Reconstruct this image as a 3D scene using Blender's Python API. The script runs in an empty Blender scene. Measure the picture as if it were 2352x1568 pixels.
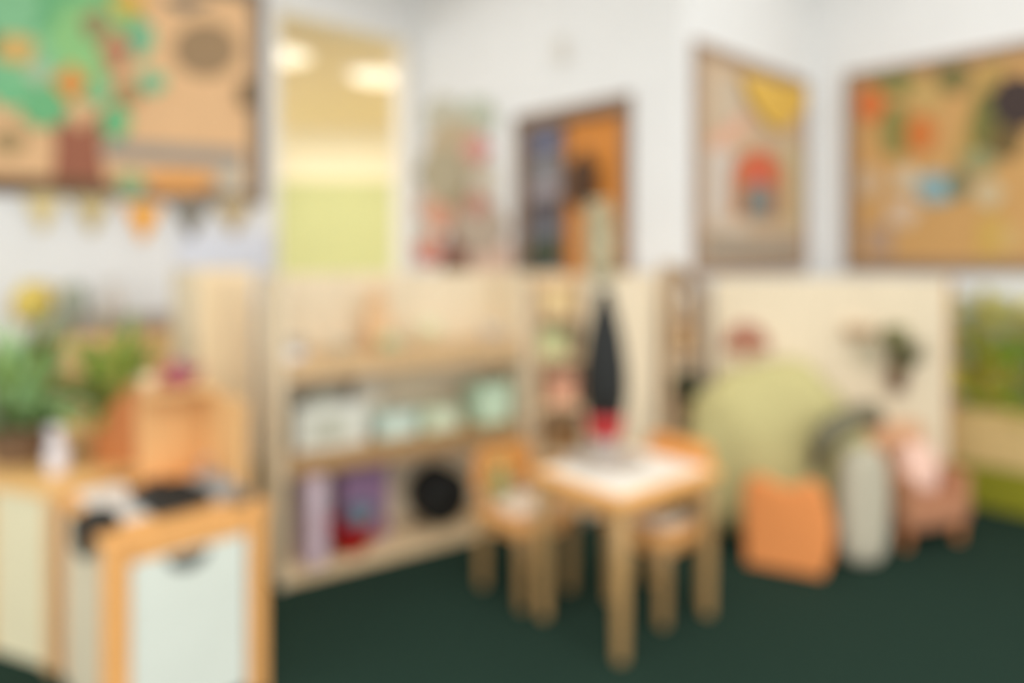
import bpy, bmesh, math, random
from mathutils import Vector, Matrix, Euler
random.seed(7)
C = bpy.context.scene.collection
PI = math.pi
F, CX, HY, H = 1636.0, 1176.0, 590.0, 1.27      # focal length (px), principal column, eye line, eye height (m)

# ------------------------------------------------------------------ materials
def lin(c):
    c /= 255.0
    return c / 12.92 if c <= 0.04045 else ((c + 0.055) / 1.055) ** 2.4
def rgb(r, g, b): return (lin(r), lin(g), lin(b), 1.0)
_M = {}
def mat(name, col, rough=0.6, kind='plain', amt=0.12, scale=8.0, metal=0.0, emit=0.0):
    if name in _M: return _M[name]
    m = bpy.data.materials.new(name); m.use_nodes = True
    nt = m.node_tree; b = nt.nodes['Principled BSDF']
    b.inputs['Roughness'].default_value = rough; b.inputs['Metallic'].default_value = metal
    c = rgb(*col)
    if kind == 'plain':
        tex = nt.nodes.new('ShaderNodeTexNoise'); tex.inputs['Scale'].default_value = scale
        src = tex.outputs['Fac']; tc = nt.nodes.new('ShaderNodeTexCoord')
        nt.links.new(tc.outputs['Object'], tex.inputs['Vector']); amt *= 0.5
    elif kind == 'wood':
        tc = nt.nodes.new('ShaderNodeTexCoord'); mp = nt.nodes.new('ShaderNodeMapping')
        mp.inputs['Scale'].default_value = (14, 14, 1.4)
        nt.links.new(tc.outputs['Object'], mp.inputs['Vector'])
        tex = nt.nodes.new('ShaderNodeTexNoise'); tex.inputs['Scale'].default_value = 3.0
        tex.inputs['Detail'].default_value = 5; tex.inputs['Distortion'].default_value = 0.8
        nt.links.new(mp.outputs['Vector'], tex.inputs['Vector']); src = tex.outputs['Fac']
    elif kind == 'fabric':
        tc = nt.nodes.new('ShaderNodeTexCoord')
        tex = nt.nodes.new('ShaderNodeTexNoise'); tex.inputs['Scale'].default_value = scale * 12
        tex.inputs['Detail'].default_value = 6
        nt.links.new(tc.outputs['Object'], tex.inputs['Vector']); src = tex.outputs['Fac']
        bp = nt.nodes.new('ShaderNodeBump'); bp.inputs['Strength'].default_value = 0.25; bp.inputs['Distance'].default_value = 0.004
        nt.links.new(src, bp.inputs['Height']); nt.links.new(bp.outputs['Normal'], b.inputs['Normal'])
    r = nt.nodes.new('ShaderNodeValToRGB')
    r.color_ramp.elements[0].position = 0.3; r.color_ramp.elements[1].position = 0.7
    r.color_ramp.elements[0].color = tuple(x * (1 - amt) for x in c[:3]) + (1,)
    r.color_ramp.elements[1].color = tuple(min(1, x * (1 + amt)) for x in c[:3]) + (1,)
    nt.links.new(src, r.inputs['Fac']); nt.links.new(r.outputs['Color'], b.inputs['Base Color'])
    if emit:
        b.inputs['Emission Color'].default_value = c; b.inputs['Emission Strength'].default_value = emit
    _M[name] = m
    return m
def paper(r, g, b): return mat('paper_%d_%d_%d' % (r, g, b), (r, g, b), 0.85, 'plain', 0.08, 12)
def cloth(r, g, b): return mat('cloth_%d_%d_%d' % (r, g, b), (r, g, b), 0.95, 'fabric', 0.12, 8)
def wood(r, g, b): return mat('wood_%d_%d_%d' % (r, g, b), (r, g, b), 0.5, 'wood', 0.1)
def paint(r, g, b, rough=0.45): return mat('paint_%d_%d_%d' % (r, g, b), (r, g, b), rough, 'plain', 0.05, 5)

WALL = mat('white_wall_paint', (236, 235, 232), 0.9, 'plain', 0.03, 3)
CEIL = mat('white_ceiling_paint', (244, 243, 240), 0.9, 'plain', 0.03, 3)
CARPET = mat('dark_green_carpet', (36, 55, 46), 1.0, 'fabric', 0.2, 14)
CARPET.node_tree.nodes['Principled BSDF'].inputs['Specular IOR Level'].default_value = .08
CREAM = wood(230, 212, 180)
BIRCH = wood(232, 202, 158)
HONEY = wood(238, 174, 102)
HONEYD = wood(206, 148, 84)
FRAMEB = wood(146, 118, 92)

# ------------------------------------------------------------------ geometry helpers
class MB:
    def __init__(s): s.bm = bmesh.new()
    def _add(s, geom, M):
        bmesh.ops.transform(s.bm, matrix=M, verts=geom)
    def box(s, c, size, bev=0.0, rot=(0, 0, 0), seg=2):
        t = bmesh.new(); bmesh.ops.create_cube(t, size=1.0)
        bmesh.ops.scale(t, vec=size, verts=t.verts)
        if bev > 0:
            bmesh.ops.bevel(t, geom=list(t.edges), offset=min(bev, min(size) * 0.45), segments=seg, profile=0.5, affect='EDGES')
        return s.join(t, c, rot)
    def join(s, t, c=(0, 0, 0), rot=(0, 0, 0)):
        bmesh.ops.transform(t, matrix=Matrix.Translation(c) @ Euler(rot).to_matrix().to_4x4(), verts=t.verts)
        me = bpy.data.meshes.new('tmp'); t.to_mesh(me); t.free(); s.bm.from_mesh(me); bpy.data.meshes.remove(me)
        return s
    def lathe(s, prof, c=(0, 0, 0), rot=(0, 0, 0), n=28):
        t = bmesh.new(); rings = []
        for r, z in prof:
            if r < 1e-5: rings.append([t.verts.new((0, 0, z))])
            else: rings.append([t.verts.new((r * math.cos(2 * PI * k / n), r * math.sin(2 * PI * k / n), z)) for k in range(n)])
        for a, b in zip(rings, rings[1:]):
            for k in range(n):
                k2 = (k + 1) % n
                if len(a) == 1 and len(b) == 1: continue
                if len(a) == 1: t.faces.new((a[0], b[k], b[k2]))
                elif len(b) == 1: t.faces.new((a[k], b[0], a[k2]))
                else: t.faces.new((a[k], b[k], b[k2], a[k2]))
        bmesh.ops.recalc_face_normals(t, faces=t.faces)
        return s.join(t, c, rot)
    def prism(s, pts, y0, y1, c=(0, 0, 0), rot=(0, 0, 0), bev=0.0):
        """polygon in local x,z extruded from y0 to y1"""
        t = bmesh.new()
        a = [t.verts.new((x, y0, z)) for x, z in pts]
        f = t.faces.new(a)
        r = bmesh.ops.extrude_face_region(t, geom=[f])
        vs = [v for v in r['geom'] if isinstance(v, bmesh.types.BMVert)]
        bmesh.ops.translate(t, vec=(0, y1 - y0, 0), verts=vs)
        bmesh.ops.recalc_face_normals(t, faces=t.faces)
        if bev: bmesh.ops.bevel(t, geom=list(t.edges), offset=bev, segments=2, profile=0.5, affect='EDGES')
        return s.join(t, c, rot)
    def pillow(s, c, size, e=0.55, rot=(0, 0, 0), n=28, jit=0.0, flat=0.0):
        """superellipsoid: e<1 boxy"""
        t = bmesh.new(); bmesh.ops.create_uvsphere(t, u_segments=n, v_segments=n // 2, radius=1.0)
        def p(x): return math.copysign(abs(x) ** e, x)
        for v in t.verts:
            x, y, z = v.co
            rr = math.hypot(x, y)
            k = abs(rr) ** (e - 1) if rr > 1e-4 else 1
            th = math.atan2(y, x)
            v.co = (p(math.cos(th)) * rr ** e if rr > 1e-4 else 0, p(math.sin(th)) * rr ** e if rr > 1e-4 else 0, p(z))
            if jit:
                v.co *= 1 + jit * (math.sin(3 * th + 4 * z) * 0.5 + math.sin(5 * th - 3 * z) * 0.5)
            if flat and v.co.z < -flat: v.co.z = -flat
        bmesh.ops.scale(t, vec=(size[0] / 2, size[1] / 2, size[2] / 2), verts=t.verts)
        return s.join(t, c, rot)
    def tube(s, pts, rad, n=12):
        t = bmesh.new(); pts = [Vector(p) for p in pts]; rings = []
        rads = rad if isinstance(rad, (list, tuple)) else [rad] * len(pts)
        for i, p in enumerate(pts):
            d = (pts[min(i + 1, len(pts) - 1)] - pts[max(i - 1, 0)]).normalized()
            up = Vector((0, 0, 1)) if abs(d.z) < 0.9 else Vector((1, 0, 0))
            a = d.cross(up).normalized(); b = a.cross(d)
            rings.append([t.verts.new(p + rads[i] * (a * math.cos(2 * PI * k / n) + b * math.sin(2 * PI * k / n))) for k in range(n)])
        for a, b in zip(rings, rings[1:]):
            for k in range(n): t.faces.new((a[k], a[(k + 1) % n], b[(k + 1) % n], b[k]))
        t.faces.new(rings[0][::-1]); t.faces.new(rings[-1])
        bmesh.ops.recalc_face_normals(t, faces=t.faces)
        return s.join(t)
    def leaf(s, base, direc, length, width, droop=0.3, seg=5):
        """a curved, slightly folded leaf with thickness"""
        d = Vector(direc).normalized(); side = d.cross(Vector((0, 0, 1)))
        if side.length < 1e-3: side = Vector((1, 0, 0))
        side.normalize(); p = Vector(base); rows = []
        for i in range(seg + 1):
            f = i / seg; w = width * math.sin(PI * min(0.97, 0.12 + 0.88 * f)) * 0.5
            up = Vector((0, 0, 1)) * w * 0.35
            rows.append((p - side * w + up, p.copy(), p + side * w + up))
            p = p + d * (length / seg); d = (d + Vector((0, 0, -droop / seg))).normalized()
        vs = [[s.bm.verts.new(q) for q in r] for r in rows]
        for a, b in zip(vs, vs[1:]):
            s.bm.faces.new((a[0], a[1], b[1], b[0])); s.bm.faces.new((a[1], a[2], b[2], b[1]))
        return s
    def build(s, name, m, parent=None, smooth=False, loc=(0, 0, 0), rotz=0.0):
        me = bpy.data.meshes.new(name); s.bm.to_mesh(me); s.bm.free()
        me.materials.append(m)
        if smooth:
            me.polygons.foreach_set('use_smooth', [True] * len(me.polygons))
        o = bpy.data.objects.new(name, me); C.objects.link(o)
        if parent: o.parent = parent
        o.location = loc; o.rotation_euler = (0, 0, rotz)
        return o
def tag(o, label, cat, group=None, kind=None):
    o['label'] = label; o['category'] = cat
    if group: o['group'] = group
    if kind: o['kind'] = kind
    return o
def thing(name, label, cat, loc=(0, 0, 0), rotz=0.0, group=None):
    o = bpy.data.objects.new(name, None); C.objects.link(o)
    o.empty_display_size = 0.1
    o.location = loc; o.rotation_euler = (0, 0, rotz)
    return tag(o, label, cat, group)
def struct(o): o['kind'] = 'structure'; return o
def at(px, py, d): return Vector(((px - CX) / F * d, d, H - (py - HY) / F * d))
# ------------------------------------------------------------------ the room: u runs along the board wall, v away from it
AU = math.atan2(0.682, 0.731); U = Vector((math.cos(AU), math.sin(AU))); V = Vector((-U.y, U.x))
vL, uM, vP, uR = 4.34, 3.05, 2.017, 4.52
ZC = 3.25
def uv(u, v): return Vector((u * U.x + v * V.x, u * U.y + v * V.y))
WALLS = {'L': (uv(uM, vL), AU), 'M': (uv(uM, vL), AU - PI / 2), 'P': (uv(uM, vP), AU), 'R': (uv(uR, vP), AU - PI / 2)}
def wl(w, px):          # distance along a wall where a sight line meets it
    O, a = WALLS[w]; e = (math.cos(a), math.sin(a)); r = (px - CX) / F
    s = (r * O.y - O.x) / (e[0] - r * e[1]); return s, O.y + s * e[1]
def wp(w, px, py):
    s, d = wl(w, px); return s, H - (py - HY) / F * d
def wroot(w, s, z, off=0.0):
    O, a = WALLS[w]
    return Vector((O.x + s * math.cos(a) + off * math.sin(a), O.y + s * math.sin(a) - off * math.cos(a), z)), a

# floor and ceiling
b = MB(); b.box((0.5, 2.5, -0.05), (16, 13, 0.1)); struct(b.build('floor', CARPET))
b = MB()
for (u0, u1, v0, v1) in ((-5, uR + .12, -3.0, vP), (-5, uM + .12, vP, vL + .12)):
    b.box(((u0 + u1) / 2, (v0 + v1) / 2, ZC + .05), (u1 - u0, v1 - v0, .1))
struct(b.build('ceiling', CEIL, rotz=AU))

def wall_mesh(rects, t=0.12):
    b = MB()
    for s0, s1, z0, z1 in rects: b.box(((s0 + s1) / 2, t / 2, (z0 + z1) / 2), (s1 - s0, t, z1 - z0))
    return b
def wall_build(name, w, rects):
    O, a = WALLS[w]; o = wall_mesh(rects).build(name, WALL, loc=(O.x, O.y, 0), rotz=a); return struct(o)
s0, _ = wl('L', 628); s1, _ = wl('L', 936)
ZH = 2.86
wall_build('wall_left', 'L', [(-8, s0, 0, ZC), (s0, s1, 0, .95), (s0, s1, ZH, ZC), (s1, 0, 0, ZC)])
d0, _ = wl('M', 1190); d1, _ = wl('M', 1452); LM = vL - vP
wall_build('wall_middle', 'M', [(0, d0, 0, ZC), (d0, d1, 2.14, ZC), (d1, LM, 0, ZC)])
wall_build('wall_pillar', 'P', [(.12, uR - uM, 0, ZC)])
wall_build('wall_right', 'R', [(-.12, 6.0, 0, ZC)])
# white lining of the opening in the board wall
O, a = WALLS['L']
b = MB(); t = .03
b.box((s0 + t / 2, .06, (.95 + ZH) / 2), (t, .16, ZH - .95)); b.box((s1 - t / 2, .06, (.95 + ZH) / 2), (t, .16, ZH - .95))
b.box(((s0 + s1) / 2, .06, ZH - t / 2), (s1 - s0, .16, t)); b.box(((s0 + s1) / 2, .06, .95 + t / 2), (s1 - s0, .18, t))
struct(b.build('trim_1', paint(240, 232, 216), loc=(O.x, O.y, 0), rotz=a))

# the yellow room beyond the opening
YF = 9.3; z2 = 2.93
b = MB(); b.box((-1.9, YF + .05, (2.27 + z2) / 2), (6.4, .1, z2 - 2.27)); struct(b.build('wall_far_upper', paint(242, 236, 212, .9)))
b = MB(); b.box((-1.9, YF + .05, 2.27 / 2), (6.4, .12, 2.27)); struct(b.build('wall_far_lower', paint(196, 202, 152, .9)))
b = MB()
P1 = uv(uM + .14, vL + .13); 
cpts = [(uv(-3, vL + .13)), (uv(uM + .12, vL + .13)), Vector((1.3, YF)), Vector((-7, YF))]
t_ = bmesh.new(); f_ = t_.faces.new([t_.verts.new((p.x, p.y, z2)) for p in cpts])
r_ = bmesh.ops.extrude_face_region(t_, geom=[f_]); bmesh.ops.translate(t_, vec=(0, 0, .08), verts=[q for q in r_['geom'] if isinstance(q, bmesh.types.BMVert)])
bmesh.ops.recalc_face_normals(t_, faces=t_.faces); b.join(t_)
struct(b.build('ceiling_far', paint(242, 228, 196, .9)))
b = MB(); b.box((-2.2, 7.4, .02), (6.9, 3.7, .04)); struct(b.build('floor_far', wood(226, 204, 160)))
b = MB(); b.box((1.3, 7.3, 1.5), (.1, 4.2, 3)); struct(b.build('wall_far_right', paint(246, 232, 196, .9)))
lamp_m = mat('lamp_diffuser', (255, 246, 226), .5, 'plain', 0, 4, emit=.75)
for (px, py, lab) in ((868, 170, 'round glowing ceiling light nearer the middle of the yellow ceiling'), (640, 120, 'glowing ceiling light half hidden by the edge of the brown framed board wall')):
    d = (z2 - H) * F / (HY - py); p = at(px, py, d)
    t = thing('ceiling_light', lab, 'ceiling light', (p.x, p.y, z2), 0, 'ceiling lights in the yellow room')
    MB().lathe([(0, -.03), (.27, -.03), (.29, -.015), (.29, 0), (0, 0)]).build('rim', paint(250, 246, 236), t)
    MB().lathe([(0, -.055), (.2, -.05), (.25, -.031), (0, -.031)]).build('diffuser', lamp_m, t, True)

# ------------------------------------------------------------------ boards and paper on the walls
def board(w, name, label, pxa, pxb, zb, zt, fm, bm_, fw=.05):
    sa = wl(w, pxa)[0]; sb = wl(w, pxb)[0]; c = (sa + sb) / 2; W = sb - sa
    loc, a = wroot(w, c, zb); t = thing(name, label, 'notice board', loc, a, 'brown framed notice boards')
    b = MB(); hh = zt - zb
    b.box((-W / 2 + fw / 2, -.015, hh / 2), (fw, .03, hh), .004); b.box((W / 2 - fw / 2, -.015, hh / 2), (fw, .03, hh), .004)
    b.box((0, -.015, fw / 2), (W - 2 * fw, .03, fw), .004); b.box((0, -.015, hh - fw / 2), (W - 2 * fw, .03, fw), .004)
    b.build('frame', fm, t)
    MB().box((0, -.006, hh / 2), (W - 2 * fw, .012, hh - 2 * fw)).build('backing', bm_, t)
    return t
def poly_obj(w, name, pts, m, off, parent=None, origin=None, th=.003, label=None, cat=None, group=None):
    """cut paper: an outline on wall w with its own thickness, standing off the wall by off"""
    q = [wp(w, *p) for p in pts]
    if origin is None: origin = (sum(x for x, _ in q) / len(q), sum(z for _, z in q) / len(q))
    q = [(x - origin[0], z - origin[1]) for x, z in q]
    b = MB(); b.prism(q, -off - th, -off)
    if parent: return b.build(name, m, parent)
    loc, a = wroot(w, origin[0], origin[1])
    return tag(b.build(name, m, None, loc=loc, rotz=a), label, cat, group)
def blob(cx, cy, rx, ry, n=14, j=.0, ph=0.0, lob=5):
    return [(cx + rx * (1 + j * math.cos(lob * t + ph)) * math.cos(t), cy + ry * (1 + j * math.cos(lob * t + ph)) * math.sin(t)) for t in [2 * PI * k / n for k in range(n)]]

# --- big board with the paper tree (wall L)
board('L', 'notice_board', 'brown framed board with a paper tree, above the bunting', -330, 604, 1.59, 2.94, wood(128, 112, 96), paper(232, 188, 140), .085)
def ptree():
    o = wp('L', 175, 440); loc, a = wroot('L', *o)
    t = thing('paper_tree', 'cut-paper tree with brown trunk and green crown on the tan board', 'paper tree', loc, a)
    poly_obj('L', 'trunk', [(100, 448), (250, 448), (236, 400), (228, 320), (240, 262), (226, 258), (180, 300), (132, 256), (118, 262), (126, 330), (120, 400)], paper(160, 100, 76), .016, t, o)
    poly_obj('L', 'branch', [(222, 262), (320, 190), (326, 196), (240, 290)], paper(156, 110, 84), .0155, t, o)
    greens = [(126, 196, 142), (116, 186, 130), (140, 200, 150), (150, 204, 134), (120, 190, 148)]
    for i, (cx, cy, rx, ry) in enumerate([(30, 60, 110, 80), (150, 10, 130, 90), (80, 130, 90, 60), (200, 90, 90, 90), (310, 90, 42, 46), (45, 200, 80, 50),
                                          (100, 250, 55, 45), (20, 20, 70, 70), (240, 30, 80, 60), (345, 190, 34, 26), (215, 205, 40, 34), (262, 280, 34, 42), (-120, 120, 150, 110), (170, 150, 60, 40)]):
        poly_obj('L', 'foliage', blob(cx, cy, rx, ry, 30, .09, i, 7), paper(*greens[i % 5]), .017 + .0032 * (i % 4), t, o)
    for i, (cx, cy, rx, ry, c) in enumerate([(160, 192, 38, 38, (222, 156, 84)), (262, 118, 36, 46, (192, 138, 104)), (34, 116, 46, 34, (222, 182, 110)), (292, 214, 28, 28, (176, 140, 96)), (290, 12, 40, 24, (228, 182, 78)), (215, 60, 30, 34, (160, 140, 100)), (85, 168, 26, 28, (186, 200, 166))]):
        poly_obj('L', 'paper_leaf', blob(cx, cy, rx, ry, 20, .12, i, 4), paper(*c), .030 + .002 * (i % 2), t, o)
ptree()
poly_obj('L', 'paper_disc', blob(470, 115, 74, 64, 28), paper(160, 132, 98), .014, label='dull brown paper disc beside the tree crown', cat='paper cutout')
poly_obj('L', 'paper_disc', blob(18, 325, 42, 32, 24), paper(176, 148, 104), .014, label='olive brown paper disc low beside the tree trunk', cat='paper cutout')
poly_obj('L', 'paper_strip', [(236, 322), (556, 344), (556, 386), (236, 366)], paper(164, 154, 142), .014, label='long grey paper strip crossing the tree board', cat='paper strip')
poly_obj('L', 'paper_leaf', blob(405, 420, 80, 26, 26, .1, 0, 6), paper(226, 160, 88), .034, label='wide orange paper leaf at the bottom of the tree board', cat='paper cutout')
poly_obj('L', 'paper_leaf', blob(296, 424, 30, 30, 22, .12, 0, 5), paper(150, 178, 130), .036, label='small green paper leaf at the foot of the tree board', cat='paper cutout')
poly_obj('L', 'paper_leaf', blob(525, 412, 34, 30, 22, .1, 1, 5), paper(206, 194, 172), .034, label='pale paper leaf in the corner of the tree board', cat='paper cutout')
poly_obj('L', 'paper_ground', [(-60, 400), (100, 408), (270, 420), (272, 446), (-60, 436)], paper(112, 84, 56), .0315, label='dark brown paper ground strip under the tree trunk', cat='paper strip')
poly_obj('L', 'paper_corner', [(372, -6), (500, -2), (470, 12), (420, 30), (395, 18)], paper(96, 100, 96), .014, label='dark grey paper shape at the top of the tree board', cat='paper cutout')
poly_obj('L', 'paper_tag', blob(566, 216, 26, 34, 20), paper(130, 108, 80), .032, label='small dark brown tag on the board frame', cat='paper cutout')
# bunting
fl = [(95, 484, (224, 204, 150), 'pale yellow'), (208, 490, (204, 184, 134), 'khaki'), (325, 506, (246, 176, 72), 'bright orange'), (434, 500, (138, 132, 120), 'grey'), (532, 494, (196, 174, 134), 'tan')]
for px, py, c, nm in fl:
    o = poly_obj('L', 'bunting_flag', [(px - 46, py - 38), (px + 46, py - 36), (px + 5, py + 46), (px - 5, py + 46)], paper(*c), .032, label='%s triangular bunting flag under the tree board' % nm, cat='bunting flag', group='bunting flags under the tree board')
# whiteboard sheet below
so, zo = wp('L', 515, 690); sa = wl('L', 400)[0]; sb = wl('L', 622)[0]
loc, a = wroot('L', (sa + sb) / 2, .93)
t = thing('whiteboard', 'pale blue-white board on the white wall below the bunting', 'whiteboard', loc, a)
MB().box((0, -.012, .25), (sb - sa, .02, .5), .004).build('writing_surface', paint(226, 229, 238), t)
MB().box((0, -.011, .012), (sb - sa + .02, .03, .024)).box((0, -.011, .5), (sb - sa + .02, .03, .02)).box(((sa - sb) / 2, -.011, .25), (.02, .03, .5)).box(((sb - sa) / 2, -.011, .25), (.02, .03, .5)).build('frame', paint(224, 222, 222), t)

# --- wall M: blossom tree, door, sensor
def btree():
    o = wp('M', 1050, 630); loc, a = wroot('M', *o)
    t = thing('paper_blossom_tree', 'pale paper tree with pink blossoms on the white wall beside the door', 'paper tree', loc, a)
    poly_obj('M', 'trunk', [(1008, 640), (1090, 640), (1078, 560), (1066, 440), (1074, 400), (1046, 400), (1040, 470), (1026, 560)], paper(140, 108, 88), .004, t, o)
    for i, (cx, cy, rx, ry, c) in enumerate([(1020, 270, 44, 50, (196, 192, 172)), (1100, 268, 44, 44, (190, 194, 174)), (1052, 340, 66, 66, (190, 170, 138)), (1020, 400, 56, 60, (176, 164, 136)), (1090, 420, 56, 70, (204, 192, 172)),
                                              (1012, 480, 48, 50, (198, 170, 140)), (1050, 440, 34, 90, (160, 142, 110)), (1110, 520, 60, 60, (184, 166, 146)), (988, 556, 26, 36, (206, 190, 160)), (1130, 590, 50, 50, (222, 188, 166))]):
        poly_obj('M', 'foliage', blob(cx, cy, rx, ry, 28, .08, i, 7), paper(*c), .008 + .004 * (i % 4), t, o)
    for i, (cx, cy, r, c) in enumerate([(1102, 342, 30, (214, 152, 142)), (992, 578, 30, (214, 136, 116)), (1102, 470, 26, (192, 136, 120)), (1018, 500, 30, (216, 156, 130)), (988, 470, 24, (208, 170, 144)), (1050, 580, 24, (140, 94, 78))]):
        poly_obj('M', 'blossom', blob(cx, cy, r, r, 25, .16, i, 5), paper(*c), .024 + .002 * (i % 2), t, o)
btree()
loc, a = wroot('M', d0, 0); W = d1 - d0
dr = bpy.data.objects.new('door_1', None); C.objects.link(dr); dr.location = loc; dr.rotation_euler = (0, 0, a); dr['kind'] = 'structure'
DB = wood(134, 108, 86)
b = MB(); fw = .07
b.box((fw / 2, -.005, 1.07), (fw, .06, 2.14), .006).box((W - fw / 2 + .01, -.005, 1.07), (.04, .06, 2.14), .006).box((W / 2, -.005, 2.14 - .045), (W, .06, .09), .006)
b.build('door_frame', DB, dr)
xm = wl('M', 1300)[0] - d0
MB().box(((xm + W - .03) / 2, .03, 1.03), (W - .03 - xm, .04, 2.04), .004).build('door_leaf', wood(214, 136, 54), dr)
MB().box((xm - .02, .025, 1.03), (.045, .05, 2.04), .004).box(((fw + xm) / 2, .025, .4), (xm - fw, .05, .8), .004).build('mullion', wood(120, 88, 62), dr)
MB().box(((fw + xm - .04) / 2, .035, 1.42), (xm - .04 - fw, .012, 1.26)).build('pane', mat('dark_grey_glass', (96, 90, 94), .15, 'plain', .2, 4), dr)
h_ = MB(); h_.tube([(W - .09, .005, 1.0), (W - .09, -.05, 1.0), (W - .2, -.05, 1.0)], .011); h_.build('handle', mat('steel', (190, 190, 188), .3, metal=1.0), dr)
def sheet(px0, px1, py0, py1, c, lab, tilt=0):
    poly_obj('M', 'notice_sheet', [(px0, py1), (px1, py1 - tilt), (px1, py0 - tilt), (px0, py0)], paper(*c), -.024, label=lab, cat='notice', group='notices on the glazed strip beside the orange door', th=.003)
sheet(1212, 1288, 300, 350, (122, 124, 146), 'blue-grey notice at the top of the glazed strip by the door', 12)
sheet(1214, 1286, 366, 416, (140, 138, 140), 'mid-grey notice below the blue-grey one on the glazed strip', 12)
sheet(1212, 1286, 420, 462, (160, 150, 152), 'pale mauve notice halfway down the glazed strip by the door', 12)
sheet(1218, 1288, 512, 548, (116, 118, 124), 'slate grey notice below the dark gap on the glazed strip', 8)
sheet(1210, 1290, 556, 612, (74, 82, 60), 'dark green notice low on the glazed strip by the door', 8)
sheet(1232, 1306, 624, 660, (188, 192, 190), 'light grey card at the foot of the glazed strip', 4)
# dark bag hanging on the orange door
o_ = wp('M', 1348, 455); loc, a = wroot('M', o_[0], o_[1], -.008)
t = thing('hanging_bag', 'dark brown bag hanging on the orange door', 'bag', loc, a)
MB().pillow((0, -.045, .09), (.21, .08, .28), .7).build('pouch', cloth(84, 58, 38), t, True)
MB().tube([(-.05, -.045, .17), (-.03, -.03, .25), (0, -.02, .28), (.03, -.03, .25), (.05, -.045, .17)], .009).build('strap', cloth(66, 46, 32), t, True)
MB().box((0, -.014, .28), (.02, .03, .02), .004).build('hook', mat('steel', (190, 190, 188), .3), t)
o_ = wp('M', 1297, 135); loc, a = wroot('M', *o_)
t = thing('wall_sensor', 'small beige sensor box high on the white wall above the door', 'sensor', loc, a)
MB().box((0, -.02, .05), (.085, .04, .15), .012).build('casing', paint(222, 216, 206), t)
MB().pillow((0, -.042, .07), (.04, .02, .04), 1).build('lens', paint(206, 200, 190), t, True)

# --- wall P: narrow display board with the arch
board('P', 'notice_board', 'narrow brown framed display board with a paper arch, on the pillar wall', 1590, 1846, 1.19, 2.37, wood(160, 132, 108), paper(206, 178, 146), .045)
def pc(w, name, pts, c, off, lab, cat='paper cutout', group=None): return poly_obj(w, name, pts, paper(*c), off, label=lab, cat=cat, group=group)
pc('P', 'paper_triangle', [(1685, 168), (1842, 205), (1838, 250), (1790, 300), (1752, 290), (1712, 240)], (226, 182, 80), .034, 'yellow paper shape in the top of the arch display board', 'paper cutout')
pc('P', 'paper_strip', [(1618, 322), (1700, 262), (1716, 292), (1640, 350)], (228, 178, 150), .016, 'pink slanting paper strip on the arch display board', 'paper strip')
pc('P', 'paper_sheet', [(1632, 170), (1690, 188), (1700, 262), (1636, 300)], (206, 186, 160), .0135, 'beige sheet in the top corner of the arch display board', 'paper sheet')
pc('P', 'paper_sheet', [(1618, 340), (1682, 345), (1672, 520), (1618, 520)], (212, 198, 184), .0135, 'pale lilac-white sheet beside the paper arch', 'paper sheet')
pc('P', 'paper_sheet', [(1790, 330), (1834, 335), (1834, 520), (1780, 520)], (204, 186, 146), .0135, 'straw coloured sheet on the far side of the paper arch', 'paper sheet')
pc('P', 'paper_sheet', [(1612, 540), (1832, 545), (1832, 598), (1612, 602)], (168, 152, 132), .016, 'grey-brown sheet along the bottom of the arch display board', 'paper sheet')
pc('P', 'paper_sheet', [(1640, 480), (1712, 500), (1706, 540), (1640, 536)], (214, 194, 170), .019, 'cream scrap below the paper arch', 'paper sheet')
o = wp('P', 1730, 500); loc, a = wroot('P', *o)
t = thing('paper_arch', 'paper arch with red top and grey-blue doorway on the display board', 'paper arch', loc, a)
def archp(cx, yb, yt, r, n=14): return [(cx - r, yb), *[(cx - r * math.cos(PI * k / n), yt + r * 1.05 - r * 1.05 * math.sin(PI * k / n)) for k in range(n + 1)], (cx + r, yb)]
poly_obj('P', 'outer_band', archp(1733, 500, 342, 62), paper(190, 134, 88), .022, t, o)
poly_obj('P', 'red_band', archp(1731, 425, 352, 44), paper(214, 104, 72), .026, t, o)
poly_obj('P', 'doorway', archp(1732, 498, 420, 32), paper(132, 134, 128), .030, t, o)

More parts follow.
